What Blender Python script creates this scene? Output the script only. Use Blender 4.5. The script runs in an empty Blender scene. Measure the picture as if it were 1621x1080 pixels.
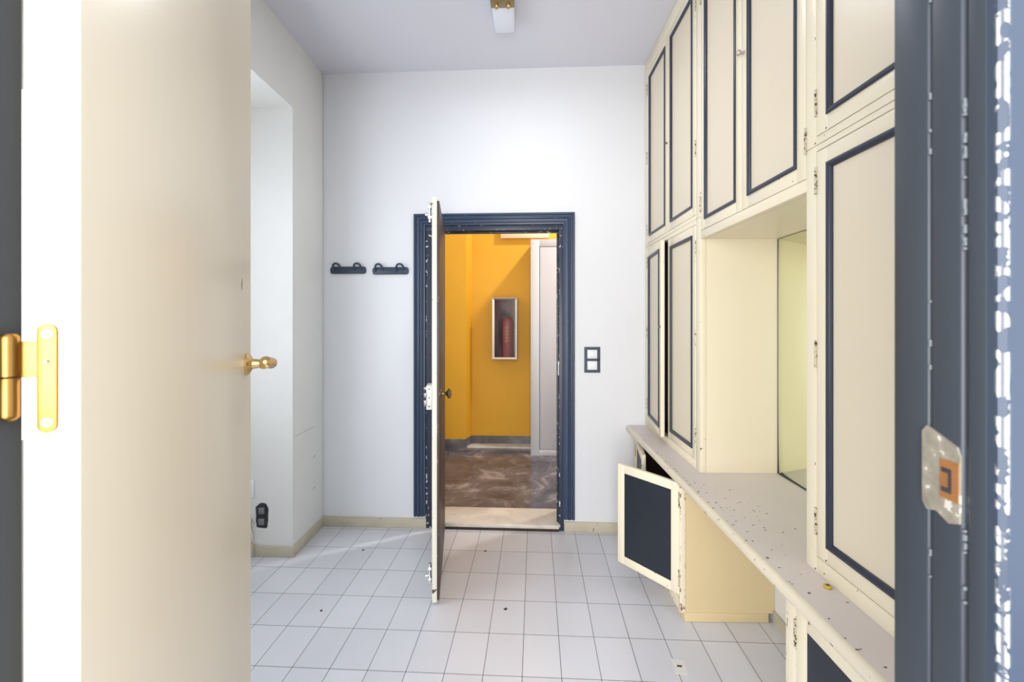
import bpy, bmesh, math, random
from mathutils import Vector, Matrix
random.seed(7)
S = bpy.context.scene
COL = S.collection
SK = -0.0324                      # the back wall and the tiles are skewed by this angle against the side walls
RB = Matrix.Rotation(SK, 4, 'Z')

# ------------------------------------------------------------------ camera
cam = bpy.data.cameras.new('camera'); camo = bpy.data.objects.new('camera', cam); COL.objects.link(camo)
cam.sensor_width = 36; cam.lens = 710 / 1621 * 36
cam.shift_y = -35 / 1621
cam.clip_start = 0.02; cam.clip_end = 60
camo.location = (0, 0, 1.5); camo.rotation_euler = (math.pi / 2, 0, 0.019)
cam.dof.use_dof = True; cam.dof.focus_distance = 2.3; cam.dof.aperture_fstop = 8
S.camera = camo

# ------------------------------------------------------------------ world, lights, exposure
W = bpy.data.worlds.new('world'); S.world = W; W.use_nodes = True
wbg = W.node_tree.nodes['Background']
wbg.inputs[0].default_value = (0.86, 0.92, 1.0, 1); wbg.inputs[1].default_value = 0.9

def area(name, loc, rot, sx, sy, power, col):
    l = bpy.data.lights.new(name, 'AREA'); l.shape = 'RECTANGLE'; l.size = sx; l.size_y = sy
    l.energy = power; l.color = col
    o = bpy.data.objects.new(name, l); COL.objects.link(o); o.location = loc; o.rotation_euler = rot
    return o
H90 = math.pi / 2
# added fill light, set at an assumed, unseen window in the left recess
area('recess_fill_light', (-2.12, 1.75, 1.75), (0, -H90, 0), 1.5, 1.2, 7, (0.84, 0.90, 1.0))
# daylight of the room the camera stands in
area('camera_room_daylight', (-0.55, -1.7, 1.55), (H90, 0, 0), 1.9, 2.5, 80, (1.0, 0.985, 0.965))
# added downward fill light below the unlit ceiling lamp, just above the frame
area('ceiling_fill_light', (-0.10, 2.22, 3.185), (0, 0, 0), 0.12, 0.30, 3.0, (0.86, 0.91, 1.0))
# stair window high in the hall (throws the diagonal shadow of the wardrobe)
hl = area('stair_window_light', (1.235, 4.15, 3.77), (0, 0, 0), 0.16, 0.16, 21, (1.0, 0.97, 0.93))
hl.rotation_euler = (Vector((-0.35, 5.15, 1.3)) - Vector(hl.location)).to_track_quat('-Z', 'Y').to_euler()
h2 = area('hall_window_light', (2.6, 4.15, 1.9), (0, H90, 0), 1.6, 1.0, 11, (1.0, 0.97, 0.93))

S.view_settings.view_transform = 'Standard'; S.view_settings.look = 'None'
S.view_settings.gamma = 1; S.view_settings.use_curve_mapping = False
S.view_settings.exposure = 1.42

# ------------------------------------------------------------------ materials
def srgb(r, g, b):
    f = lambda c: (c / 255 / 12.92) if c / 255 <= 0.04045 else ((c / 255 + 0.055) / 1.055) ** 2.4
    return (f(r), f(g), f(b), 1)

def mat(name, col, rough=0.5, metal=0.0, bump=0.0, bscale=60, var=0.0, vscale=3, chip=None, spots=None,
        edge=None, spec=0.5, coat=0.0):
    """chip=(colour, threshold, scale) random flecks; edge=(colour, radius, amount) wear on sharp edges"""
    m = bpy.data.materials.new(name); m.use_nodes = True
    nt = m.node_tree; b = nt.nodes['Principled BSDF']
    b.inputs['Roughness'].default_value = rough; b.inputs['Metallic'].default_value = metal
    b.inputs['Specular IOR Level'].default_value = spec; b.inputs['Coat Weight'].default_value = coat
    tc = nt.nodes.new('ShaderNodeTexCoord'); N = nt.nodes.new; L = nt.links.new
    rgb = N('ShaderNodeRGB'); rgb.outputs[0].default_value = col; cur = rgb.outputs[0]
    if var:
        n = N('ShaderNodeTexNoise'); n.inputs['Scale'].default_value = vscale; n.inputs['Detail'].default_value = 4
        L(tc.outputs['Object'], n.inputs['Vector'])
        mx = N('ShaderNodeMix'); mx.data_type = 'RGBA'; mx.blend_type = 'MULTIPLY'
        mr = N('ShaderNodeMapRange'); mr.inputs[1].default_value = 0.3; mr.inputs[2].default_value = 0.7
        mr.inputs[3].default_value = 1 - var; mr.inputs[4].default_value = 1.0
        L(n.outputs[0], mr.inputs[0])
        cmb = N('ShaderNodeCombineColor')
        for i in range(3): L(mr.outputs[0], cmb.inputs[i])
        mx.inputs[0].default_value = 1; L(cur, mx.inputs[6]); L(cmb.outputs[0], mx.inputs[7]); cur = mx.outputs[2]
    def over(mask, colr):
        nonlocal cur
        mx = N('ShaderNodeMix'); mx.data_type = 'RGBA'; L(mask, mx.inputs[0]); L(cur, mx.inputs[6])
        mx.inputs[7].default_value = colr; cur = mx.outputs[2]
    if chip:
        n = N('ShaderNodeTexNoise'); n.inputs['Scale'].default_value = chip[2]; n.inputs['Detail'].default_value = 3
        mp = N('ShaderNodeMapping'); mp.inputs['Scale'].default_value = chip[3] if len(chip) > 3 else (1, 1, 1)
        L(tc.outputs['Object'], mp.inputs[0]); L(mp.outputs[0], n.inputs['Vector'])
        g = N('ShaderNodeMath'); g.operation = 'GREATER_THAN'; g.inputs[1].default_value = chip[1]
        L(n.outputs[0], g.inputs[0]); over(g.outputs[0], chip[0])
    if edge:
        bv = N('ShaderNodeBevel'); bv.samples = 4; bv.inputs[0].default_value = edge[1]
        ge = N('ShaderNodeNewGeometry'); d = N('ShaderNodeVectorMath'); d.operation = 'DOT_PRODUCT'
        L(bv.outputs[0], d.inputs[0]); L(ge.outputs['True Normal'], d.inputs[1])
        i = N('ShaderNodeMath'); i.operation = 'LESS_THAN'; i.inputs[1].default_value = 0.985; L(d.outputs['Value'], i.inputs[0])
        n = N('ShaderNodeTexNoise'); n.inputs['Scale'].default_value = edge[3] if len(edge) > 3 else 30
        n.inputs['Detail'].default_value = 5
        L(tc.outputs['Object'], n.inputs['Vector'])
        g = N('ShaderNodeMath'); g.operation = 'GREATER_THAN'; g.inputs[1].default_value = edge[2]; L(n.outputs[0], g.inputs[0])
        mu = N('ShaderNodeMath'); mu.operation = 'MULTIPLY'; L(i.outputs[0], mu.inputs[0]); L(g.outputs[0], mu.inputs[1])
        over(mu.outputs[0], edge[0])
    L(cur, b.inputs['Base Color'])
    if bump:
        n = N('ShaderNodeTexNoise'); n.inputs['Scale'].default_value = bscale; n.inputs['Detail'].default_value = 5
        L(tc.outputs['Object'], n.inputs['Vector'])
        bp = N('ShaderNodeBump'); bp.inputs['Strength'].default_value = bump; bp.inputs['Distance'].default_value = 0.004
        L(n.outputs[0], bp.inputs['Height']); L(bp.outputs[0], b.inputs['Normal'])
    return m

M = {}
CREAM = srgb(238, 227, 200); BROWN = srgb(96, 66, 44)
M['wall'] = mat('white_plaster', srgb(229, 230, 233), 0.75, bump=0.08, bscale=35, var=0.03, vscale=1.3)
M['ceiling'] = mat('ceiling_plaster', srgb(216, 216, 224), 0.85, bump=0.05, bscale=30)
M['leftwall'] = mat('grubby_plaster', srgb(233, 232, 228), 0.8, bump=0.12, bscale=22, var=0.06, vscale=2)
M['yellow'] = mat('yellow_plaster', srgb(232, 174, 42), 0.6, bump=0.06, bscale=40, var=0.04)
M['base'] = mat('stone_skirting', srgb(200, 192, 170), 0.5, var=0.12, vscale=9, chip=(srgb(160, 140, 110), 0.72, 40))
M['cream'] = mat('cream_paint', CREAM, 0.32, bump=0.03, bscale=50, var=0.025, vscale=4)
M['cream_worn'] = mat('worn_cream_paint', CREAM, 0.34, bump=0.05, bscale=40, var=0.04, vscale=4,
                      edge=(BROWN, 0.0016, 0.69, 40))
M['panel'] = mat('door_panel_paint', srgb(226, 213, 188), 0.34, bump=0.02, bscale=50, var=0.02)
M['leaf'] = mat('cream_leaf_paint', srgb(244, 230, 205), 0.30, bump=0.02, bscale=20, var=0.02, vscale=2)
M['counter'] = mat('worn_counter_paint', srgb(216, 206, 201), 0.36, bump=0.06, bscale=40, var=0.05, vscale=5,
                   edge=(BROWN, 0.003, 0.67, 34))
M['edge_strip'] = mat('cream_edge_strip', srgb(226, 215, 192), 0.34, bump=0.05, bscale=40, var=0.05, vscale=5, edge=(BROWN, 0.004, 0.655, 34))
M['leaf_edge'] = mat('off_white_leaf_paint', srgb(240, 236, 222), 0.4, var=0.04, vscale=8, edge=(BROWN, 0.0016, 0.68, 40))
M['brass_hinge'] = mat('brass_hinge_metal', srgb(152, 114, 60), 0.34, 1.0, var=0.08, vscale=60)
M['navy'] = mat('navy_paint', srgb(46, 54, 70), 0.35, bump=0.03, bscale=40, var=0.08)
M['navy_worn'] = mat('chipped_navy_paint', srgb(52, 68, 94), 0.35, bump=0.05, bscale=40, var=0.08,
                     edge=(srgb(195, 192, 185), 0.0016, 0.69, 45))
M['navy_frame'] = mat('jamb_navy_paint', srgb(47, 53, 61), 0.38, bump=0.03, bscale=30, var=0.06)
M['navy_corner'] = mat('chipped_jamb_corner', srgb(50, 60, 76), 0.3, bump=0.03, bscale=30, var=0.06,
                      edge=(srgb(222, 217, 205), 0.0035, 0.515, 95))
M['navy_panel'] = mat('dark_navy_panel', srgb(29, 37, 47), 0.5, var=0.15, vscale=14, chip=(srgb(190, 195, 200), 0.775, 34, (1, 1, 2)))
M['dark'] = mat('dark_wood_inside', srgb(62, 42, 30), 0.7, var=0.3, vscale=6)
M['leafbrown'] = mat('dark_brown_varnish', srgb(82, 64, 56), 0.45, var=0.35, vscale=8, chip=(srgb(150, 135, 120), 0.70, 26, (1, 1, .4)))
M['brass'] = mat('polished_brass', srgb(228, 196, 140), 0.25, 1.0, var=0.08, vscale=60)
M['brassold'] = mat('aged_brass', srgb(150, 132, 96), 0.35, 1.0, var=0.2, vscale=30)
M['chrome'] = mat('chrome', srgb(235, 235, 238), 0.22, 1.0)
M['steel'] = mat('dull_steel', srgb(140, 136, 130), 0.35, 1.0, var=0.2, vscale=50)
M['steelpaint'] = mat('painted_steel', srgb(232, 230, 222), 0.4, 0.2, var=0.1, vscale=50)
M['black'] = mat('dark_plastic', srgb(40, 46, 54), 0.4)
M['grey'] = mat('grey_plastic', srgb(120, 120, 122), 0.5)
M['darkgrey'] = mat('dirty_box_metal', srgb(78, 78, 80), 0.6, var=0.4, vscale=40)
M['white'] = mat('white_plastic', srgb(236, 236, 240), 0.35)
M['glassy'] = mat('opal_glass', srgb(226, 230, 240), 0.2)
M['ward'] = mat('pale_grey_lacquer', srgb(200, 201, 206), 0.4)
M['peach'] = mat('peach_paint', srgb(250, 214, 176), 0.5)
M['red'] = mat('red_lacquer', srgb(150, 20, 22), 0.3, coat=0.5)
M['gold'] = mat('yellow_print', srgb(214, 170, 70), 0.5)
M['chipmat'] = mat('paint_flake', srgb(70, 62, 56), 0.8)
M['cap'] = mat('yellow_cap', srgb(200, 170, 30), 0.4)
M['cable'] = mat('old_cable', srgb(186, 178, 164), 0.6)
M['tape'] = mat('pale_tape', srgb(226, 224, 222), 0.3, var=0.05, vscale=30)
M['seam'] = mat('crack_dust', srgb(176, 173, 167), 0.9)

def marble(name, c1, c2, c3, scale, rough):
    m = bpy.data.materials.new(name); m.use_nodes = True; nt = m.node_tree; N = nt.nodes.new; L = nt.links.new
    b = nt.nodes['Principled BSDF']; b.inputs['Roughness'].default_value = rough
    tc = N('ShaderNodeTexCoord'); n = N('ShaderNodeTexNoise'); n.inputs['Scale'].default_value = scale
    n.inputs['Detail'].default_value = 9; n.inputs['Distortion'].default_value = 0.7; n.inputs['Roughness'].default_value = 0.62
    L(tc.outputs['Object'], n.inputs['Vector'])
    r = N('ShaderNodeValToRGB'); e = r.color_ramp.elements
    e[0].position = 0.36; e[0].color = c1; e[1].position = 0.56; e[1].color = c2
    q = e.new(0.68); q.color = c3
    L(n.outputs[0], r.inputs[0])
    w = N('ShaderNodeTexVoronoi'); w.feature = 'DISTANCE_TO_EDGE'; w.inputs['Scale'].default_value = scale * 0.9
    ad = N('ShaderNodeVectorMath'); ad.operation = 'ADD'
    L(tc.outputs['Object'], ad.inputs[0]); L(n.outputs[1], ad.inputs[1]); L(ad.outputs[0], w.inputs['Vector'])
    lt = N('ShaderNodeMath'); lt.operation = 'LESS_THAN'; lt.inputs[1].default_value = 0.018; L(w.outputs['Distance'], lt.inputs[0])
    mu = N('ShaderNodeMath'); mu.operation = 'MULTIPLY'; mu.inputs[1].default_value = 0.35; L(lt.outputs[0], mu.inputs[0])
    mx = N('ShaderNodeMix'); mx.data_type = 'RGBA'; L(mu.outputs[0], mx.inputs[0]); L(r.outputs[0], mx.inputs[6]); mx.inputs[7].default_value = c3
    L(mx.outputs[2], b.inputs['Base Color'])
    return m
M['hallfloor'] = marble('brown_marble', srgb(66, 62, 70), srgb(98, 93, 99), srgb(160, 152, 152), 3.2, 0.16)
M['sill'] = marble('cream_marble', srgb(196, 190, 182), srgb(222, 214, 202), srgb(236, 230, 222), 2.0, 0.25)
M['hallskirt'] = marble('grey_marble', srgb(84, 84, 88), srgb(112, 112, 114), srgb(150, 148, 146), 5, 0.3)

def tilemat():
    m = bpy.data.materials.new('white_floor_tiles'); m.use_nodes = True; nt = m.node_tree; N = nt.nodes.new; L = nt.links.new
    b = nt.nodes['Principled BSDF']; b.inputs['Roughness'].default_value = 0.28
    tc = N('ShaderNodeTexCoord'); mp = N('ShaderNodeMapping')
    TW, TD = 0.16504, 0.25183
    mp.inputs['Location'].default_value = (0.0538 + TW * 40, -2.8868 + TD * 60, 0)
    L(tc.outputs['Object'], mp.inputs[0])
    br = N('ShaderNodeTexBrick'); br.offset = 0; br.squash = 1; L(mp.outputs[0], br.inputs['Vector'])
    br.inputs['Scale'].default_value = 1; br.inputs['Brick Width'].default_value = TW; br.inputs['Row Height'].default_value = TD
    br.inputs['Mortar Size'].default_value = 0.0014; br.inputs['Mortar Smooth'].default_value = 0.2; br.inputs['Bias'].default_value = 0
    br.inputs['Color1'].default_value = srgb(222, 223, 229); br.inputs['Color2'].default_value = srgb(214, 215, 222)
    br.inputs['Mortar'].default_value = srgb(58, 56, 56)
    n = N('ShaderNodeTexNoise'); n.inputs['Scale'].default_value = 2.5; n.inputs['Detail'].default_value = 5
    L(tc.outputs['Object'], n.inputs['Vector'])
    mr = N('ShaderNodeMapRange'); mr.inputs[1].default_value = 0.3; mr.inputs[2].default_value = 0.7
    mr.inputs[3].default_value = 0.94; mr.inputs[4].default_value = 1.0; L(n.outputs[0], mr.inputs[0])
    cc = N('ShaderNodeCombineColor'); [L(mr.outputs[0], cc.inputs[i]) for i in range(3)]
    mx = N('ShaderNodeMix'); mx.data_type = 'RGBA'; mx.blend_type = 'MULTIPLY'; mx.inputs[0].default_value = 1
    L(br.outputs[0], mx.inputs[6]); L(cc.outputs[0], mx.inputs[7]); L(mx.outputs[2], b.inputs['Base Color'])
    bp = N('ShaderNodeBump'); bp.invert = True; bp.inputs['Strength'].default_value = 0.25; bp.inputs['Distance'].default_value = 0.002
    L(br.outputs[1], bp.inputs['Height']); L(bp.outputs[0], b.inputs['Normal'])
    return m
M['tiles'] = tilemat()

def glassmat(name, tint, rough=0.02):
    m = bpy.data.materials.new(name); m.use_nodes = True; b = m.node_tree.nodes['Principled BSDF']
    b.inputs['Base Color'].default_value = tint; b.inputs['Roughness'].default_value = rough
    b.inputs['Transmission Weight'].default_value = 1.0; b.inputs['IOR'].default_value = 1.45
    return m
M['glass'] = glassmat('clear_glass', (1, 1, 1, 1))
M['mirror'] = mat('silvered_mirror', srgb(238, 242, 218), 0.03, 1.0)

# ------------------------------------------------------------------ mesh helpers
def box(bm, x0, x1, y0, y1, z0, z1, mtx=None):
    vs = [bm.verts.new((x, y, z)) for z in (z0, z1) for y in (y0, y1) for x in (x0, x1)]
    for f in ((0, 2, 3, 1), (4, 5, 7, 6), (0, 1, 5, 4), (2, 6, 7, 3), (0, 4, 6, 2), (1, 3, 7, 5)):
        bm.faces.new([vs[i] for i in f])
    if mtx is not None: bmesh.ops.transform(bm, matrix=mtx, verts=vs)
    return vs

def prism(bm, pts, z0, z1, mtx=None):
    lo = [bm.verts.new((x, y, z0)) for x, y in pts]; hi = [bm.verts.new((x, y, z1)) for x, y in pts]
    n = len(pts)
    bm.faces.new(lo[::-1]); bm.faces.new(hi)
    for i in range(n): bm.faces.new((lo[i], lo[(i + 1) % n], hi[(i + 1) % n], hi[i]))
    if mtx is not None: bmesh.ops.transform(bm, matrix=mtx, verts=lo + hi)

def lathe(bm, prof, mtx=None, n=24):
    """prof: (radius, height) along local z"""
    rings = []
    allv = []
    for r, h in prof:
        ring = [bm.verts.new((r * math.cos(2 * math.pi * i / n), r * math.sin(2 * math.pi * i / n), h)) for i in range(n)]
        rings.append(ring); allv += ring
    for a, b in zip(rings, rings[1:]):
        for i in range(n): bm.faces.new((a[i], a[(i + 1) % n], b[(i + 1) % n], b[i]))
    bm.faces.new(rings[0][::-1]); bm.faces.new(rings[-1])
    if mtx is not None: bmesh.ops.transform(bm, matrix=mtx, verts=allv)

def tube(bm, pts, r, n=10, closed=False):
    pts = [Vector(p) for p in pts]; rings = []
    N = len(pts); up = Vector((0, 0, 1))
    prev = None
    for i, p in enumerate(pts):
        a = pts[(i - 1) % N] if (closed or i) else p; b = pts[(i + 1) % N] if (closed or i < N - 1) else p
        t = (b - a).normalized()
        if prev is None:
            x = t.cross(up)
            if x.length < 1e-3: x = t.cross(Vector((1, 0, 0)))
            x.normalize()
        else: x = (prev - t * prev.dot(t)).normalized()
        prev = x; y = t.cross(x)
        rings.append([bm.verts.new(p + r * (x * math.cos(2 * math.pi * k / n) + y * math.sin(2 * math.pi * k / n))) for k in range(n)])
    for i in range(N if closed else N - 1):
        a, b = rings[i], rings[(i + 1) % N]
        for k in range(n): bm.faces.new((a[k], a[(k + 1) % n], b[(k + 1) % n], b[k]))
    if not closed:
        bm.faces.new(rings[0][::-1]); bm.faces.new(rings[-1])

def rectsweep(bm, x0, x1, z0, z1, prof, y=0.0, bottom=True):
    """frame lying in the local xz plane facing -y; prof: (inset, proud) outer to inner"""
    loops = []
    for a, h in prof:
        zz = z0 + a if bottom else z0
        loops.append([bm.verts.new(c) for c in ((x0 + a, y - h, zz), (x0 + a, y - h, z1 - a), (x1 - a, y - h, z1 - a), (x1 - a, y - h, zz))])
    for a, b in zip(loops, loops[1:]):
        for i in range(4 if bottom else 3):
            j = (i + 1) % 4
            bm.faces.new((a[i], a[j], b[j], b[i]))
    if not bottom:
        bm.faces.new([l[0] for l in loops]); bm.faces.new([l[3] for l in loops][::-1])

def obj(name, bm, m, parent=None, bevel=0.0, smooth=False, loc=None, rz=None, mtx=None):
    bmesh.ops.recalc_face_normals(bm, faces=bm.faces)
    me = bpy.data.meshes.new(name); bm.to_mesh(me); bm.free()
    me.materials.append(m)
    o = bpy.data.objects.new(name, me); COL.objects.link(o)
    if smooth:
        for p in me.polygons: p.use_smooth = True
        e = o.modifiers.new('edges', 'EDGE_SPLIT'); e.split_angle = math.radians(40)
    if bevel:
        b = o.modifiers.new('bevel', 'BEVEL'); b.width = bevel; b.segments = 2; b.limit_method = 'ANGLE'; b.angle_limit = math.radians(40)
        for p in me.polygons: p.use_smooth = True
        e = o.modifiers.new('edges', 'EDGE_SPLIT'); e.split_angle = math.radians(50)
    if parent is not None: o.parent = parent
    if mtx is not None: o.matrix_basis = mtx
    if loc is not None: o.location = loc
    if rz is not None: o.rotation_euler = (0, 0, rz)
    return o

def nb(): return bmesh.new()
def tag(o, label, cat, group=None):
    o['label'] = label; o['category'] = cat
    if group: o['group'] = group
    return o
def thing(name, label, cat, loc=(0, 0, 0), rz=0, group=None):
    o = bpy.data.objects.new(name, None); COL.objects.link(o); o.empty_display_size = 0.05
    o.location = loc; o.rotation_euler = (0, 0, rz)
    return tag(o, label, cat, group)
def struct(name, bm, m, label=None, rz=0, **k):
    o = obj(name, bm, m, **k)
    if rz: o.rotation_euler = (0, 0, rz)
    if o.parent is None: o['kind'] = 'structure'
    if label: o['label'] = label
    return o
def toW(u, v, z=0):
    p = RB @ Vector((u, v, z)); return (p.x, p.y, p.z)

CEIL = 3.28
# ------------------------------------------------------------------ room shell
bm = nb(); box(bm, -2.3, 1.42, 0.25, 3.215, -0.06, 0); struct('floor', bm, M['tiles'], 'white rectangular floor tiles with thin dark grout', SK)
bm = nb(); box(bm, -2.9, 2.4, -2.6, 0.25, -0.06, 0); struct('floor', bm, M['hallfloor'], 'floor of the room the camera stands in', SK)
bm = nb(); box(bm, -2.3, 1.6, 0.2, 3.5, CEIL, CEIL + 0.08); struct('ceiling', bm, M['ceiling'], 'plain white ceiling', SK)
# back wall with the doorway (skewed frame)
V0, V1 = 3.186, 3.456; UL, UR, OH = -0.784, 0.205, 2.167
bm = nb()
box(bm, -2.3, UL, V0, V1, 0, CEIL); box(bm, UR, 3.0, V0, V1, 0, CEIL); box(bm, UL, UR, V0, V1, OH, CEIL)
struct('wall_back', bm, M['wall'], 'white back wall around the blue-framed doorway', SK)
bm = nb()
box(bm, -1.45, UL - 0.02, V1 + 0.002, V1 + 0.016, 0.04, 3.2); box(bm, UR + 0.02, 3.0, V1 + 0.002, V1 + 0.016, 0.04, 3.2); box(bm, UL - 0.02, UR + 0.02, V1 + 0.002, V1 + 0.016, OH + 0.02, 3.2)
struct('wall_hall_near', bm, M['wall'], 'hall side of the doorway wall', SK)
# right wall
bm = nb(); box(bm, 1.255, 1.40, 0.43, 3.14, 0, CEIL); struct('wall_right', bm, M['leftwall'], 'right wall behind the cupboards')
# left wall: pier at the far end, recess with an added window, lintel above
bm = nb()
Yr = 2.80
prism(bm, [(-1.436, 3.228), (-2.2, 3.253), (-2.2, Yr + 0.0245), (-1.436, Yr)], 0, CEIL)
struct('wall_left', bm, M['leftwall'], 'left wall pier between the recess and the back corner')
bm = nb(); prism(bm, [(-1.436, 0.9), (-2.2, 0.9), (-2.2, 0.45), (-1.436, 0.45)], 0, CEIL)
struct('wall_left', bm, M['leftwall'], 'near end of the left wall behind the open cream door')
bm = nb(); prism(bm, [(-1.436, Yr), (-2.2, Yr + 0.0245), (-2.2, 0.9), (-1.436, 0.9)], 2.832, CEIL)
struct('wall_left', bm, M['leftwall'], 'lintel above the recess in the left wall')
bm = nb()
box(bm, -2.2, -2.06, 0.9, 1.15, 0, 2.832); box(bm, -2.2, -2.06, 2.35, Yr + 0.02, 0, 2.832)
box(bm, -2.2, -2.06, 1.15, 2.35, 0, 0.95); box(bm, -2.2, -2.06, 1.15, 2.35, 2.5, 2.832)
struct('wall_recess', bm, M['leftwall'], 'back of the recess around its added, unseen window')
bm = nb()
MW = Matrix.Translation((-2.09, 2.35, 0)) @ Matrix.Rotation(-H90, 4, 'Z')
rectsweep(bm, 0, 1.2, 0.95, 2.5, [(0, 0), (0, 0.03), (0.05, 0.03), (0.05, 0)])
box(bm, 0.575, 0.625, -0.03, 0, 1.0, 2.45)
w1 = struct('added_window_1', bm, M['white'], 'unseen white window frame added in the left recess for the fill light', mtx=MW @ Matrix.Rotation(math.pi, 4, 'Z') @ Matrix.Translation((-1.2, 0, 0)))  # assumed window out of view, added to go with the fill light
# front wall and doorway (the camera looks through it)
F0, F1 = 0.311, 0.386; FL, FR, FH = -0.4675, 0.296, 2.56
bm = nb(); box(bm, -2.3, FL - 0.03, F0 + 0.006, F1 - 0.004, 0, CEIL); box(bm, FR + 0.03, 1.5, F0 + 0.006, F1 - 0.004, 0, CEIL); box(bm, FL - 0.03, FR + 0.03, F0 + 0.006, F1 - 0.004, FH + 0.03, CEIL)
struct('wall_front', bm, M['wall'], 'partition wall around the doorway the camera looks through', SK)

# ------------------------------------------------------------------ skirtings
def skirt(name, pts, h, t, m, label, z0=0.0):
    """pts: plan polyline, room on the left-hand side normal"""
    bm = nb()
    P = [Vector(p) for p in pts]; off = []
    for i, p in enumerate(P):
        ns = []
        if i: d = (P[i] - P[i - 1]).normalized(); ns.append(Vector((-d.y, d.x)))
        if i < len(P) - 1: d = (P[i + 1] - P[i]).normalized(); ns.append(Vector((-d.y, d.x)))
        n = sum(ns, Vector((0, 0)))
        n = n / n.length_squared * (1 if len(ns) == 1 else 2) if len(ns) == 2 else ns[0]
        off.append(p + n * t)
    for i in range(len(P) - 1):
        prism(bm, [tuple(P[i]), tuple(P[i + 1]), tuple(off[i + 1]), tuple(off[i])], z0, z0 + h)
    return struct(name, bm, m, label, bevel=0.002)
bl = toW(-0.80, V0)[:2]; cor = (-1.436, 3.2275)
skirt('baseboard_left', [toW(UL + 0.004, V0)[:2], cor, (-1.436, Yr), (-2.06, Yr + 0.02)], 0.068, 0.012, M['base'], 'beige stone skirting along the left pier and the back wall')
skirt('baseboard_back', [(0.86, toW(0.765, V0)[1]), toW(0.207, V0)[:2]], 0.068, 0.012, M['base'], 'beige stone skirting right of the doorway')

# ------------------------------------------------------------------ back doorway: architrave, lining, threshold
bm = nb()
arch = [(0, 0.0), (0, 0.022), (0.006, 0.027), (0.014, 0.027), (0.018, 0.019), (0.026, 0.019), (0.030, 0.026), (0.040, 0.028), (0.046, 0.018), (0.052, 0.017),
        (0.056, 0.024), (0.066, 0.024), (0.070, 0.015), (0.079, 0.013), (0.083, 0.009), (0.083, 0.0)]
rectsweep(bm, -0.867, 0.278, 0.088, 2.25, arch, y=V0, bottom=False)
t1 = struct('trim_1', bm, M['navy_worn'], 'dark blue moulded door surround in the back wall', SK)
bm = nb()
LL, LR, LT = -0.716, 0.168, 2.131; VL = V0 + 0.072
for x0, x1 in ((UL, LL), (LR, UR)):
    box(bm, x0, x1, V0 - 0.004, VL, 0.0, LT)
box(bm, UL, UR, V0 - 0.004, VL, LT, OH)
for x0, x1 in ((LL, LL + 0.014), (LR - 0.013, LR)): box(bm, x0, x1, V0 + 0.045, VL, 0.0, LT)
box(bm, LL, LR, V0 + 0.045, VL, LT - 0.012, LT)
obj('door_lining', bm, mat('battered_navy_paint', srgb(46, 56, 74), 0.4, var=0.15, vscale=10, edge=(srgb(205, 202, 195), 0.003, 0.60, 38)), t1, bevel=0.002)
bm = nb(); box(bm, LR - 0.004, LR + 0.001, V0 + 0.006, V0 + 0.034, 1.10, 1.20)
obj('strike_plate', bm, M['steelpaint'], t1)['label'] = 'worn steel strike plate'
bm = nb(); prism(bm, [(LL, V0 - 0.01), (LR, V0 - 0.01), (LR, VL), (UR, VL), (UR, V1), (UL, V1), (UL, VL), (LL, VL)], 0.0, 0.042)
struct('trim_2', bm, M['sill'], 'cream marble threshold of the far doorway', SK, bevel=0.003)
bm = nb(); box(bm, LL, LR, V0 - 0.016, V0 - 0.011, 0, 0.016)
struct('shadow_strip_1', bm, M['dark'], 'dark brown strip painting in the shadow at the foot of the marble threshold', SK)  # dark strip put in for the shadow line under the threshold

# ------------------------------------------------------------------ back door leaf (open)
hx, hy = -0.536, 3.180; fx, fy = -0.426, 2.345
ang = math.atan2(fy - hy, fx - hx); LW = math.hypot(fx - hx, fy - hy)
LTK = 0.038
# local: x along the leaf from hinge to free edge, y: 0 = brown (hall) face, -LTK = cream face ... +y is camera right
d1 = thing('door_1', 'x', 'x', (hx, hy, 0.012), ang); del d1['label']; del d1['category']
d1['kind'] = 'structure'; d1['label'] = 'open door leaf standing edge-on in the far doorway, cream edge and brown face'
LH = 2.128
bm = nb(); box(bm, 0, LW, -LTK, -0.012, 0, LH); obj('cream_face', bm, M['leaf_edge'], d1, bevel=0.002)
bm = nb(); box(bm, 0.02, LW, -0.0118, 0, 0.012, LH - 0.02)
for z0, z1 in ((0.15, 0.9), (1.2, 1.98)): rectsweep(bm, 0.12, LW - 0.12, -z1, -z0, [(0, 0), (0, 0.004), (0.02, 0.006), (0.03, 0)], y=0)
bm2 = nb(); box(bm2, 0.02, LW, -0.0118, 0, 0.012, LH - 0.02); bm.free(); obj('brown_face', bm2, M['leafbrown'], d1, bevel=0.001)['label'] = 'worn dark brown varnished face'
bm = nb()
lathe(bm, [(0.027, 0), (0.027, 0.003), (0.020, 0.008), (0.009, 0.012), (0.008, 0.030), (0.014, 0.038), (0.026, 0.044), (0.028, 0.050), (0.024, 0.058), (0.012, 0.062)],
      Matrix.Translation((LW - 0.065, 0, 1.085)) @ Matrix.Rotation(-H90, 4, 'X'))
obj('door_knob', bm, M['brassold'], d1, smooth=True)
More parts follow.
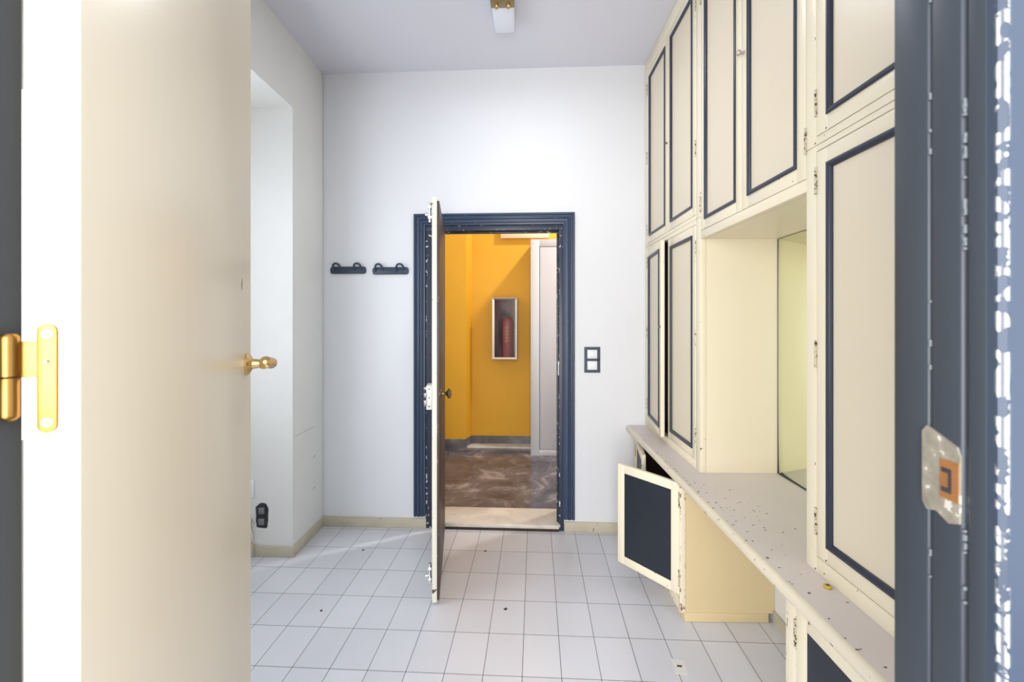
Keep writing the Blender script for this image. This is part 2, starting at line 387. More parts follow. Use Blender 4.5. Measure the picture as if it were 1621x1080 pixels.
# rim lock on the cream side near the free edge
bm = nb(); box(bm, LW - 0.10, LW + 0.002, -LTK - 0.030, -LTK, 1.012, 1.138)
rl = obj('rim_lock', bm, M['steelpaint'], d1, bevel=0.003)
bm = nb(); box(bm, LW - 0.012, LW + 0.004, -LTK - 0.044, -LTK - 0.029, 1.03, 1.062); box(bm, LW - 0.012, LW + 0.004, -LTK - 0.044, -LTK - 0.029, 1.075, 1.10)
box(bm, LW - 0.03, LW - 0.018, -LTK - 0.046, -LTK - 0.029, 1.112, 1.128)
obj('lock_bolt', bm, M['steel'], rl, bevel=0.001)
bm = nb()
for z in (1.03, 1.075, 1.12): lathe(bm, [(0.004, 0), (0.004, 0.002)], Matrix.Translation((LW + 0.0015, -LTK - 0.014, z)) @ Matrix.Rotation(H90, 4, 'Y'), 10)
obj('screw', bm, M['darkgrey'], rl)
for zc, lab in ((2.05, 'top'), (0.14, 'bottom')):
    bm = nb(); box(bm, LW - 0.045, LW - 0.012, -LTK - 0.005, -LTK, zc - 0.04, zc + 0.05)
    b1 = obj('slide_bolt', bm, M['steel'], d1, bevel=0.001)
    bm = nb(); tube(bm, [(LW - 0.028, -LTK - 0.013, zc - 0.05), (LW - 0.028, -LTK - 0.013, zc + 0.055)], 0.006)
    for q in (-0.025, 0.03): box(bm, LW - 0.04, LW - 0.016, -LTK - 0.021, -LTK - 0.004, zc + q - 0.006, zc + q + 0.006)
    lathe(bm, [(0.004, 0), (0.004, 0.010), (0.009, 0.014), (0.009, 0.022), (0.004, 0.026)], Matrix.Translation((LW - 0.028, -LTK - 0.013, zc - 0.01)) @ Matrix.Rotation(H90, 4, 'X'), 14)
    obj('bolt_rod', bm, M['chrome'], b1, smooth=True)
for z in (0.3, 1.05, 1.85):
    bm = nb(); tube(bm, [(-0.004, -LTK - 0.004, z - 0.045), (-0.004, -LTK - 0.004, z + 0.045)], 0.006); obj('hinge', bm, M['steelpaint'], d1, smooth=True)

# ------------------------------------------------------------------ foreground door frame (front wall)
t4 = None
def fframe(x0, x1, side, corner=False):
    """jamb section extruded upward; side=+1 opening lies toward -x (right jamb)"""
    s = side; X = x1 if s < 0 else x0
    # plan outline starting at room-side corner, going toward the camera, with shallow grooves
    g = [(0, F1), (0, F1 - 0.0315), (0.0016, F1 - 0.0325), (0.0016, F1 - 0.0345), (0, F1 - 0.0355), (0, F1 - 0.058), (0.002, F1 - 0.0595), (0.002, F1 - 0.062), (0, F1 - 0.0635),
         (0, F1 - 0.076), (0.075, F1 - 0.076), (0.075, F0 + 0.004), (0.032, F0 + 0.004), (0.032, F1)]
    if corner: g = [(0, F1 - 0.0762), (0, F1 - 0.083), (0.003, F1 - 0.086), (0.07, F1 - 0.086), (0.075, F1 - 0.083), (0.075, F1 - 0.0762)]
    return [(X + s * a, b) for a, b in g]
bm = nb(); prism(bm, fframe(FR, 0, 1), 0, FH + 0.03)
t4 = struct('trim_4', bm, M['navy_frame'], 'dark blue chipped door jamb at the right edge, very near the camera', SK, bevel=0.0008)
bm = nb(); prism(bm, fframe(FR, 0, 1, True), 0, FH + 0.03); bmesh.ops.delete(bm, geom=[f for f in bm.faces if all(abs(v.co.y - F1 + 0.0762) < 1e-5 for v in f.verts)], context='FACES'); obj('casing', bm, M['navy_corner'], t4)['label'] = 'outer casing corner with white paint loss'
bm = nb()
for k in range(46):      # paint flecks along the two grooves
    gx = F1 - (0.0605 if k % 4 else 0.0335); z = (random.uniform(1.545, 1.665) if k % 4 else random.uniform(1.3, 1.8)) if k < 36 else random.uniform(1.30, 1.36)
    a = random.uniform(.0008, .0022 if k % 4 else .0012); hh = random.uniform(.001, .005)
    box(bm, FR - 0.0002, FR + 0.003, gx - a * .5, gx + a * .5, z, z + hh)
fl = obj('paint_loss', bm, mat('pale_paint_loss', srgb(112, 118, 122), 0.6), t4); fl['kind'] = 'stuff'
bm = nb()
def plate_pts():
    ys = []; z0, z1 = 1.356, 1.418
    return [(0, z0 + .006), (.004, z0 + .001), (.012, z0 + .003), (.022, z0 - .002), (.030, z0 + .001), (.0305, z1 - .014), (.028, z1 - .008), (.016, z1 - .003), (.004, z1 + .002), (0, z1 - .003)]
MP = Matrix.Translation((FR, F1 - 0.0285, 0)) @ Matrix(((0, 0, -1, 0), (-1, 0, 0, 0), (0, 1, 0, 0), (0, 0, 0, 1)))
M['plate'] = mat('scratched_strike_metal', srgb(176, 168, 152), 0.4, 0.55, var=0.35, vscale=90, bump=0.2, bscale=120, chip=(srgb(225, 220, 208), 0.62, 90))
prism(bm, plate_pts(), 0.0, 0.0015, MP); sp = obj('strike_plate', bm, M['plate'], t4); sp['label'] = 'paint-smeared metal strike plate'
bm = nb(); box(bm, FR - 0.0020, FR - 0.0012, F1 - 0.0585, F1 - 0.0440, 1.371, 1.399)
M['orange'] = mat('orange_primer_wood', srgb(140, 92, 48), 0.5, var=0.25, vscale=60)
obj('strike_slot', bm, M['orange'], sp)['label'] = 'orange bare recess'
bm = nb(); box(bm, FR - 0.0026, FR - 0.0018, F1 - 0.0535, F1 - 0.0515, 1.376, 1.393); box(bm, FR - 0.0026, FR - 0.0018, F1 - 0.0515, F1 - 0.046, 1.376, 1.379); box(bm, FR - 0.0026, FR - 0.0018, F1 - 0.0515, F1 - 0.046, 1.390, 1.393)
obj('slot_rim', bm, M['black'], sp)
bm = nb(); prism(bm, fframe(0, FL, -1), 0, FH + 0.03)
t5 = struct('trim_5', bm, M['navy_frame'], 'dark blue door jamb at the left edge carrying the brass hinge', SK, bevel=0.0008)
bm = nb(); prism(bm, fframe(0, FL, -1, True), 0, FH + 0.03); bmesh.ops.delete(bm, geom=[f for f in bm.faces if all(abs(v.co.y - F1 + 0.0762) < 1e-5 for v in f.verts)], context='FACES'); obj('casing', bm, M['navy_corner'], t5)
bm = nb(); box(bm, FL, FR, F1 - 0.089, F1, FH, FH + 0.03); obj('head_jamb', bm, M['navy_frame'], t5, bevel=0.001)

# ------------------------------------------------------------------ foreground leaf (open into the room)
px, py = -0.402, 0.402; qx, qy = -0.655, 1.077
a2 = math.atan2(qy - py, qx - px); L2 = math.hypot(qx - px, qy - py); T2 = 0.040
d2 = thing('door_2', 'x', 'x', (px, py, 0.012), a2); del d2['label']; del d2['category']
d2['kind'] = 'structure'; d2['label'] = 'large cream door leaf swung open at the left, very near the camera'
# local: x from hinge to free edge; face toward the picture is -y (right), other face at +T2
bm = nb(); box(bm, 0, L2, 0, T2, 0, 2.53); obj('leaf', bm, M['leaf'], d2, bevel=0.0015)
bm = nb(); zc = 1.383
MH = Matrix.Translation((L2 - 0.048, 0, zc)) @ Matrix.Rotation(H90, 4, 'X')
lathe(bm, [(0.026, 0), (0.026, 0.004), (0.020, 0.009), (0.012, 0.013), (0.010, 0.028), (0.013, 0.032), (0.013, 0.040), (0.009, 0.044), (0.008, 0.05)], MH, 28)
hd = obj('door_handle', bm, M['brass'], d2, smooth=True)
bm = nb()
lathe(bm, [(0.004, -0.004), (0.011, 0.0), (0.013, 0.008), (0.010, 0.016), (0.007, 0.022), (0.011, 0.032), (0.013, 0.042), (0.011, 0.052), (0.007, 0.060), (0.012, 0.070), (0.013, 0.078), (0.004, 0.086)],
      Matrix.Translation((L2 - 0.044, -0.052, zc)) @ Matrix.Rotation(-H90 + 0.12, 4, 'Y'), 24)
obj('lever', bm, M['brass'], hd, smooth=True)
bm = nb(); prism(bm, [(0, 0), (0.0015, -0.010), (0.004, 0.004), (0.003, 0.016)], 0, 0.0006, Matrix.Translation((L2 - 0.094, 0, 1.562)) @ Matrix.Rotation(H90, 4, 'X'))
obj('gouge', bm, M['chipmat'], d2)['label'] = 'small dark gouge'
# leaf plate of the hinge sits on the hinge edge of the leaf (local x = 0 face, normal -x)
bm = nb()
def rounded(y0, y1, z0, z1, r, n=6):
    P = []
    for cx_, cz_, a0 in ((y1 - r, z1 - r, 0), (y0 + r, z1 - r, 90), (y0 + r, z0 + r, 180), (y1 - r, z0 + r, 270)):
        for k in range(n + 1):
            a = math.radians(a0 + 90 * k / n); P.append((cx_ + r * math.cos(a), cz_ + r * math.sin(a)))
    return P
MX = Matrix(((0, 0, -1, 0), (1, 0, 0, 0), (0, 1, 0, 0), (0, 0, 0, 1)))   # plan (a,b) -> (y,z), thickness toward -x
prism(bm, rounded(0.0155, 0.0300, 1.386, 1.484, 0.0072), 0, 0.0022, MX)
prism(bm, [(0.028, 1.4365), (0.042, 1.4365), (0.042, 1.468), (0.028, 1.468)], 0.0002, 0.0021, MX)
hg = obj('hinge', bm, M['brass_hinge'], d2, bevel=0.0006)
hg['label'] = 'polished brass hinge leaf'
bm = nb()
for z in (1.4745, 1.3955): lathe(bm, [(0.0040, 0), (0.0036, 0.0012)], Matrix.Translation((-0.0020, 0.0226, z)) @ Matrix.Rotation(-H90, 4, 'Y'), 16)
obj('paint_blot', bm, M['white'], hg)
bm = nb()
for z in (1.4745, 1.3955, 1.450): lathe(bm, [(0.0016, 0), (0.0014, 0.0008)], Matrix.Translation((-0.0030, 0.0226, z)) @ Matrix.Rotation(-H90, 4, 'Y'), 12)
obj('screw', bm, M['grey'], hg)
bm = nb(); KX, KY = -0.003, 0.0475
lathe(bm, [(0.0050, 1.4375), (0.0067, 1.438), (0.0069, 1.470), (0.0067, 1.4725), (0.0045, 1.475)], Matrix.Translation((KX, KY, 0)), 28)
obj('knuckle', bm, M['brass_hinge'], hg, smooth=True)
bm = nb()
lathe(bm, [(0.0045, 1.3995), (0.0067, 1.402), (0.0069, 1.404), (0.0069, 1.4355), (0.0060, 1.4368)], Matrix.Translation((KX, KY, 0)), 28)
box(bm, KX - 0.0012, KX + 0.0012, KY, KY + 0.018, 1.4045, 1.4350)
obj('knuckle', bm, M['brass_hinge'], hg, smooth=True)

# ------------------------------------------------------------------ cabinets
XF, XW = 0.872, 1.253
RC = -H90   # cabinet local frame: x toward the camera, y into the wall, z up
def door_part(parent, w, h, loc, hinge='L', opening=0.0, mould=True, knob=None, hinges=(0.16, 0.84), t=0.022, inner=None, latch=None):
    """hinge L: leaf runs +x from its origin; R: leaf runs -x"""
    sx = 1 if hinge == 'L' else -1
    def bx(bm, a, b, y0, y1, z0, z1): box(bm, min(a * sx, b * sx), max(a * sx, b * sx), y0, y1, z0, z1)
    m = 0.045
    bm = nb()
    bx(bm, 0, m, 0, t, 0, h); bx(bm, w - m, w, 0, t, 0, h); bx(bm, m, w - m, 0, t, 0, m); bx(bm, m, w - m, 0, t, h - m, h)
    d = obj('door', bm, M['cream_worn'], parent, bevel=0.0012)
    d.location = loc; d.rotation_euler = (0, 0, -opening * sx)
    bm = nb()
    if mould:
        bx(bm, m - 0.002, w - m + 0.002, 0.006, 0.012, m - 0.002, h - m + 0.002)
        obj('door_panel', bm, M['panel'], d)
        bm = nb()
        x0, x1 = (m - 0.001, w - m + 0.001) if sx > 0 else (-(w - m + 0.001), -(m - 0.001))
        rectsweep(bm, x0, x1, m - 0.001, h - m + 0.001, [(0, -0.002), (0, 0.004), (0.004, 0.006), (0.009, 0.006), (0.010, 0.004), (0.012, 0.004), (0.016, 0.002), (0.018, -0.002), (0.018, -0.0065)])
        obj('moulding', bm, M['navy'], d)['label'] = 'dark blue raised moulding'
    else:
        bx(bm, m - 0.002, w - m + 0.002, 0.003, 0.012, m - 0.002, h - m + 0.002)
        obj('door_panel', bm, M['navy_panel'], d)['label'] = 'dark navy panel'
    if inner: 
        bm = nb(); bx(bm, 0.002, w - 0.002, t - 0.0, t + 0.003, 0.002, h - 0.002); obj('inner_face', bm, inner, d)
    for q in hinges:
        z = q * h; bm = nb()
        for k in range(5): lathe(bm, [(0.0042, z - 0.04 + k * 0.0162), (0.0042, z - 0.04 + k * 0.0162 + 0.0148)], Matrix.Translation((-0.0015 * sx, -0.0015, 0)), 12)
        obj('hinge', bm, M['hinge'], d)
    if knob:
        bm = nb(); kx = (w - 0.018) * sx
        lathe(bm, [(0.007, 0), (0.006, 0.004), (0.004, 0.010), (0.009, 0.015), (0.012, 0.021), (0.009, 0.028), (0.003, 0.030)], Matrix.Translation((kx, 0, knob)) @ Matrix.Rotation(H90, 4, 'X'), 18)
        obj('knob', bm, M['knob'], d, smooth=True)
    if latch:
        bm = nb(); kx = (w - 0.006) * sx
        lathe(bm, [(0.005, 0), (0.005, 0.006), (0.008, 0.008), (0.008, 0.012), (0.003, 0.013)], Matrix.Translation((kx, 0, latch)) @ Matrix.Rotation(H90, 4, 'X'), 12)
        obj('latch', bm, M['steel'], d, smooth=True)
    return d
M['hinge'] = mat('painted_hinge', srgb(206, 196, 170), 0.4, 0.2, chip=(srgb(70, 60, 52), 0.57, 130))
M['knob'] = mat('pale_ceramic_knob', srgb(190, 176, 170), 0.25, 0.1, var=0.2, vscale=60)

M['battered'] = mat('battered_cream_paint', CREAM, 0.34, bump=0.05, bscale=40, var=0.04, edge=(srgb(140, 106, 84), 0.003, 0.57, 36))
M['cream_shaded'] = mat('shaded_cream_paint', srgb(224, 203, 158), 0.36, bump=0.03, bscale=50, var=0.05, vscale=3)  # same cream, with the dim warm light under the counter painted in
def cabinet(label, ya, yb, z0, z1, rails, stiles, XF=XF, side=True, sidefar=False, bottom=True, inside=None, depth=None, name='wall_cupboard'):
    """ya far end, yb near end; rails=(bottom, top) height of face-frame rails; stiles=(far, near)"""
    Wd = ya - yb; D = (depth or (XW - XF)); Hh = z1 - z0
    r = thing(name, label, 'cupboard', (XF, ya, z0), RC)
    bm = nb()
    e = 0.002
    box(bm, e, 0.016, 0.03, D - e, e, Hh - e); box(bm, Wd - 0.034, Wd - 0.020, 0.03, D - e, e, Hh - e)
    box(bm, 0.016, Wd - 0.034, D - 0.012, D - e, e, Hh - e)
    box(bm, 0.016, Wd - 0.034, 0.03, D - 0.012, 0.022, 0.036); box(bm, 0.016, Wd - 0.034, 0.03, D - 0.012, Hh - 0.016, Hh - e)
    obj('carcass', bm, inside or M['dark'], r)
    bm = nb()
    a, b = stiles
    if a: box(bm, 0, a, 0, 0.028, 0, Hh)
    if b: box(bm, Wd - b, Wd, 0, 0.028, 0, Hh)
    if not a:
        bm.free()
        for zz in ((0, rails[0]), (Hh - rails[1], Hh)):
            bm = nb(); box(bm, 0, Wd, 0, 0.028, *zz); obj('rail', bm, M['cream_worn'], r, bevel=0.0012)
    else:
        box(bm, a, Wd - b, 0, 0.028, 0, rails[0]); box(bm, a, Wd - b, 0, 0.028, Hh - rails[1], Hh)
        obj('face_frame', bm, M['battered'] if name == 'base_cupboard' else M['cream_worn'], r, bevel=0.0012)
    if side:
        bm = nb(); box(bm, Wd - 0.018, Wd - 0.0005, 0.0285, D, 0, Hh); obj('side_panel', bm, M['cream_shaded'] if name == 'base_cupboard' else M['cream'], r)
    if sidefar:
        bm = nb(); box(bm, -0.001, 0.0015, 0.0285, D, 0, Hh); obj('side_panel', bm, M['cream'], r)
    if bottom:
        bm = nb(); box(bm, 0, Wd - 0.018, 0.0285, D, 0, 0.018); obj('bottom_panel', bm, M['cream'], r)
    return r, Wd, Hh

G = 0.0025
CT = 0.754
YW = 3.150            # far end against the back wall
YP = 2.190            # niche far side / section line
YQ = 1.385            # niche near side
YN = 0.445
ZL = 1.996            # division between lower and upper cupboards
# far lower (on the counter), left door ajar
r, w, h = cabinet('tall far cream cupboard on the counter left of the niche, left door ajar', YW, YP, CT, ZL - 0.002, (0.042, 0.024), (0.045, 0.056))
dw = (w - 0.045 - 0.056) / 2
hz = h - 0.042 - 0.024 - 2 * G
door_part(r, dw - 2 * G, hz, (0.045 + G, 0, 0.042 + G), 'L', math.radians(5.3), hinges=(0.10, 0.52, 0.93), inner=M['navy_panel'], latch=hz * 0.56)
door_part(r, dw - 2 * G, hz, (w - 0.056 - G, 0, 0.042 + G), 'R', 0, hinges=(0.10, 0.52, 0.90))
# far upper
r, w, h = cabinet('far upper cream cupboard pair, against the back wall under the ceiling', YW, YP, ZL, CEIL - 0.002, (0.020, 0.085), (0.045, 0.056))
hz = h - 0.020 - 0.085 - 2 * G
door_part(r, dw - 2 * G, hz, (0.045 + G, 0, 0.020 + G), 'L', 0, hinges=(0.08, 0.5, 0.9), latch=hz * 0.45)
door_part(r, dw - 2 * G, hz, (w - 0.056 - G, 0, 0.020 + G), 'R', 0, hinges=(0.28, 0.9))
# middle upper, above the niche
ZM = 1.888
r, w, h = cabinet('wide upper cream cupboard with small round knob above the mirror niche', YP - 0.001, YQ + 0.001, ZM, CEIL - 0.002, (0.038, 0.085), (0.0, 0.0), side=False)
hz = h - 0.038 - 0.085 - 2 * G; dm = w / 2
door_part(r, dm - 2 * G, hz, (G, 0, 0.038 + G), 'L', 0, hinges=(0.10, 0.9))
door_part(r, dm - 2 * G, hz, (w - G, 0, 0.038 + G), 'R', 0, hinges=(0.09, 0.9), knob=0.61)
# near upper and near lower, beyond the jamb
r, w, h = cabinet('near upper cream cupboard, cut off by the blue jamb', YQ, YN, 2.012, CEIL - 0.002, (0.024, 0.085), (0.045, 0.045), side=False)
dn = (w - 0.09) / 2; hz = h - 0.024 - 0.085 - 2 * G
door_part(r, dn - 2 * G, hz, (0.045 + G, 0, 0.024 + G), 'L', 0, hinges=(0.085, 0.9))
door_part(r, dn - 2 * G, hz, (w - 0.045 - G, 0, 0.024 + G), 'R', 0)
r, w, h = cabinet('near tall cream cupboard on the counter, right of the niche', YQ, YN, CT, 2.010, (0.046, 0.017), (0.045, 0.045), side=False, sidefar=True)
hz = h - 0.046 - 0.017 - 2 * G
door_part(r, dn - 2 * G, hz, (0.045 + G, 0, 0.046 + G), 'L', 0, hinges=(0.085, 0.5, 0.93))
door_part(r, dn - 2 * G, hz, (w - 0.045 - G, 0, 0.046 + G), 'R', 0)
# mirror in the niche
bm = nb(); box(bm, 1.240, 1.252, YQ + 0.003, YP - 0.0035, CT + 0.003, ZM - 0.003)
mr = tag(obj('mirror', bm, M['mirror'], bevel=0.001), 'frameless mirror at the back of the niche above the counter', 'mirror')
bm = nb(); box(bm, 1.2395, 1.241, YP - 0.0035, YP - 0.0015, CT + 0.002, ZM - 0.002); box(bm, 1.2375, 1.2395, YQ + 0.003, YP - 0.006, CT + 0.001, CT + 0.0035)
obj('mirror_edge', bm, M['darkgrey'], mr)
# counter
bm = nb()
yb_ = toW(0.7, V0)[1] - 0.003
pr = [(0.7565, 0.7538), (1.253, 0.7538), (1.253, 0.718), (0.7565, 0.718)]
MC = Matrix(((1, 0, 0, 0), (0, 0, -1, 0), (0, 1, 0, 0), (0, 0, 0, 1)))
prism(bm, pr, -yb_, -0.435, MC)
ct = tag(obj('countertop', bm, M['counter'], smooth=True), 'long worn pinkish-cream counter running below all the cupboards', 'countertop')
bm = nb(); box(bm, 0.80, 0.815, 1.352, 2.236, 0.690, 0.717); struct('trim_9', bm, M['cream_worn'], 'narrow cream rail under the counter edge between the base cupboards', bevel=0.001)
bm = nb(); prism(bm, [(0.742, 0.719), (0.738, 0.725), (0.737, 0.742), (0.741, 0.750), (0.748, 0.754), (0.7560, 0.754), (0.7560, 0.7175), (0.748, 0.7175)], -yb_, -0.435, MC)
obj('front_edge', bm, M['edge_strip'], ct, smooth=True)['label'] = 'rounded cream front edge with knocks'
# far base cupboard
BX = 0.790
YB = 2.238
r, w, h = cabinet('low far base cupboard with a dark-panelled door hanging open', YW - 0.004, YB, 0.044, 0.716, (0.085, 0.026), (0.06, 0.018), XF=BX, bottom=False, depth=XW - BX, name='base_cupboard')
bm = nb(); box(bm, 0.02, w + 0.004, 0.022, XW - BX - 0.03, -0.043, 0.0); obj('plinth', bm, M['cream_shaded'], r, bevel=0.001)
dbw = (w - 0.078) / 2; hb = 0.553
door_part(r, 0.385, hb, (w - 0.004, -0.004, 0.131 - 0.044), 'R', math.radians(38), mould=False, hinges=(0.15, 0.85))
door_part(r, 0.385, hb, (0.065, -0.002, 0.131 - 0.044), 'L', math.radians(9), mould=False, hinges=(0.15, 0.85), latch=0.49)
# near base cupboard
r, w, h = cabinet('low near base cupboard with closed dark-panelled door at the bottom right', 1.352, YN, 0.044, 0.716, (0.085, 0.028), (0.055, 0.045), XF=BX, sidefar=True, side=False, bottom=False, depth=XW - BX, name='base_cupboard')
bm = nb(); box(bm, 0.0, w, 0.022, XW - BX - 0.03, -0.043, 0.0); obj('plinth', bm, M['cream_worn'], r, bevel=0.001)
dbn = (w - 0.10) / 2
door_part(r, dbn - 2 * G, hb, (0.055 + G, -0.004, 0.131 - 0.044), 'L', 0, mould=False, hinges=(0.15, 0.85))
door_part(r, dbn - 2 * G, hb, (w - 0.045 - G, -0.004, 0.131 - 0.044), 'R', 0, mould=False)
# skirting on the wall under the counter
bm = nb(); box(bm, 1.243, 1.2545, 1.356, 2.236, 0, 0.06); struct('baseboard_right', bm, M['base'], 'skirting under the counter between the base cupboards')

# ------------------------------------------------------------------ coat hooks
def coat_hook(label, u0, u1, z):
    c = (u0 + u1) / 2; L = u1 - u0
    r = thing('coat_rack', label, 'coat hook', toW(c, V0, z), SK, 'blue double coat hooks on the back wall')
    bm = nb()
    prism(bm, rounded(-L / 2, L / 2, -0.026, 0.026, 0.018), 0, 0.014, Matrix.Rotation(H90, 4, 'X'))
    obj('backplate', bm, M['hook'], r, bevel=0.003)
    for x in (-0.088, 0.066):
        bm = nb(); P = []
        for k in range(9):
            a = math.pi * (1 - k / 8)
            P.append((x + 0.026 * math.cos(a) + 0.006, -0.020 - 0.012 * math.sin(a), 0.020 + 0.027 * math.sin(a)))
        P = [(P[0][0], -0.010, -0.004)] + P + [(P[-1][0] + 0.006, -0.012, 0.004)]
        tube(bm, P, 0.0075, 12); obj('hook', bm, M['hook'], r, smooth=True)
    return r
M['hook'] = mat('slate_blue_plastic', srgb(50, 62, 80), 0.4)
coat_hook('blue double coat hook, the one nearer the left corner', -1.480, -1.219, 1.852)
coat_hook('blue double coat hook, the one beside the door surround', -1.170, -0.908, 1.846)

# ------------------------------------------------------------------ light switch
r = thing('light_switch', 'double white rocker switch in a dark blue frame on the back wall', 'light switch', toW(0.402, V0, 1.212), SK)
bm = nb(); rectsweep(bm, -0.055, 0.055, -0.09, 0.09, [(0, 0), (0, 0.008), (0.003, 0.010), (0.020, 0.010), (0.021, 0.002)])
box(bm, -0.055, 0.055, -0.010, 0, -0.008, 0.008); box(bm, -0.054, 0.054, -0.003, 0, -0.089, 0.089)
obj('frame', bm, M['hook'], r)
for z in (0.040, -0.040):
    bm = nb(); box(bm, -0.034, 0.034, -0.008, -0.003, z - 0.031, z + 0.031)
    k = obj('rocker', bm, M['white'], r, bevel=0.001)
    bm = nb(); box(bm, -0.021, 0.021, -0.012, -0.008, z - 0.020, z + 0.020); obj('key', bm, M['white'], k, bevel=0.002)

# ------------------------------------------------------------------ ceiling lamp
r = thing('ceiling_lamp', 'small ceiling lamp with white glass block and brass end, top centre', 'ceiling lamp', (-0.095, 2.56, CEIL), -0.02)
bm = nb(); box(bm, -0.045, 0.045, -0.42, 0.09, -0.028, 0); obj('mounting_plate', bm, M['white'], r, bevel=0.004)
bm = nb(); box(bm, -0.062, 0.062, -0.11, 0.115, -0.080, -0.014); obj('glass_shade', bm, M['glassy'], r, bevel=0.012)
bm = nb(); box(bm, -0.062, 0.062, -0.40, -0.22, -0.080, -0.014); obj('glass_shade', bm, M['glassy'], r, bevel=0.012)
bm = nb(); box(bm, -0.064, 0.064, -0.215, -0.112, -0.083, -0.012)
b = obj('brass_band', bm, M['brassold'], r, bevel=0.004)
for x in (-0.032, 0.032):
    bm = nb(); lathe(bm, [(0.012, 0), (0.012, 0.006), (0.008, 0.012), (0.010, 0.016), (0.004, 0.020)], Matrix.Translation((x, -0.135, -0.083)) @ Matrix.Rotation(math.pi, 4, 'X'), 16)
    obj('screw_cap', bm, M['brass'], b, smooth=True)

# ------------------------------------------------------------------ things in the left recess
n0 = 2.750   # face of the pier in the skewed frame
RV = Yr  # world Y at x=-1.436
def recess(u, z, off=0.0):
    x = u; return (x, Yr - (x + 1.436) * 0.0324 - off, z)
r = thing('flush_socket_box', 'open dark grey double wall box without cover, in the left recess', 'socket box', recess(-1.634, 0.255), -0.0324)
bm = nb()
P = []
for k in range(28):
    a = 2 * math.pi * k / 28; rr = 1 + 0.06 * math.sin(5 * a) + 0.05 * random.uniform(-1, 1)
    ca, sa = math.cos(a), math.sin(a); P.append((0.041 * rr * (abs(ca) ** .5) * (1 if ca > 0 else -1), 0.078 * rr * (abs(sa) ** .5) * (1 if sa > 0 else -1)))
prism(bm, P, 0, 0.002, Matrix.Rotation(H90, 4, 'X')); obj('rough_hole', bm, M['darkgrey'], r)
for z in (0.034, -0.036):
    bm = nb(); rectsweep(bm, -0.03, 0.03, z - 0.032, z + 0.032, [(0, 0), (0, 0.006), (0.006, 0.006), (0.006, 0)]); f = obj('box_rim', bm, M['black'], r)
    bm = nb(); box(bm, -0.019, 0.019, -0.012, -0.002, z - 0.02, z + 0.02); obj('terminal', bm, M['grey'], f, bevel=0.002)
r = thing('wall_socket', 'white wall socket half hidden behind the cream door, in the left recess', 'socket', recess(-1.729, 0.425), -0.0324)
bm = nb(); box(bm, -0.045, 0.045, -0.010, 0, -0.055, 0.055); obj('cover', bm, M['white'], r, bevel=0.003)
bm = nb(); lathe(bm, [(0.02, 0), (0.018, 0.002)], Matrix.Translation((0, -0.010, 0)) @ Matrix.Rotation(H90, 4, 'X'), 20); obj('socket_hole', bm, M['grey'], r)
bm = nb(); q = recess(-1.76, 0); y = q[1]
tube(bm, [(-1.765, y - 0.004, 0.245), (-1.742, y - 0.012, 0.235), (-1.755, y - 0.014, 0.20), (-1.738, y - 0.01, 0.15), (-1.733, y - 0.012, 0.10), (-1.75, y - 0.02, 0.085)], 0.0022, 8)
for k in range(5):
    a = k * 1.3; tube(bm, [(-1.760, y - 0.004, 0.225), (-1.755 + 0.016 * math.cos(a), y - 0.014, 0.225 + 0.022 * math.sin(a)), (-1.745 + 0.02 * math.sin(a), y - 0.018, 0.20 + 0.02 * math.cos(a))], 0.0018, 6)
bmesh.ops.translate(bm, verts=bm.verts, vec=(0.052, -0.002, 0))
tag(obj('cable', bm, M['cable'], smooth=True), 'loose thin cable hanging from the wall beside the open wall box', 'cable')
bm = nb(); prism(bm, [(-0.035, -0.016), (0.03, -0.016), (0.035, 0.0), (-0.035, 0.0)], 0, 0.085)
for z in (0.02, 0.035, 0.05, 0.065): box(bm, -0.02, 0.02, -0.018, -0.014, z, z + 0.005)
r = tag(obj('junction_box', bm, M['base'], bevel=0.002, loc=recess(-1.712, 0.001, 0.013), rz=-0.0324), 'small beige box on the skirting at the foot of the loose cable', 'junction box')
# old rectangle lines on the pier
bm = nb(); XL = -1.4355
box(bm, XL, XL + 0.0006, 2.83, 3.10, 0.7495, 0.7525)
for z in (0.541, 0.324): prism(bm, [(3.07, z - 0.008), (3.115, z + 0.002), (3.10, z + 0.009)], 0, 0.0008, Matrix.Translation((XL, 0, 0)) @ Matrix(((0, 0, 1, 0), (1, 0, 0, 0), (0, 1, 0, 0), (0, 0, 0, 1))))
struct('trim_6', bm, M['seam'], 'faint cracks and nail marks low on the left pier')

# ------------------------------------------------------------------ small things on counter and floor
bm = nb(); lathe(bm, [(0.0095, 0), (0.011, 0.0015), (0.010, 0.005), (0.006, 0.0065)], None, 20)
r = tag(obj('bottle_cap', bm, M['cap'], smooth=True, loc=(0.853, 1.262, 0.7545)), 'small yellow bottle cap lying on the counter below the near cupboard', 'cap')
bm = nb(); lathe(bm, [(0.005, 0.0063), (0.005, 0.0072)], None, 14); obj('cap_print', bm, M['black'], r)
bm = nb(); prism(bm, [(-0.028, -0.04), (0.022, -0.045), (0.030, 0.03), (-0.020, 0.043)], 0, 0.0012)
tp = tag(obj('tape_patch', bm, M['tape'], loc=(0.685, 1.948, 0.0004)), 'pale translucent tape patch stuck on the floor tiles at the lower right', 'tape')
bm = nb(); prism(bm, [(-0.012, -0.003), (0.008, -0.006), (0.013, 0.004), (-0.008, 0.006)], 0.0012, 0.002); obj('smudge', bm, M['chipmat'], tp)
labs = ['tiny dark flake on the floor just in front of the far threshold', 'tiny dark flake on the floor in line with the door leaf foot, to its right',
        'tiny dark flake on the floor between the left pier and the open door leaf', 'tiny dark flake on the floor nearest the large cream door']
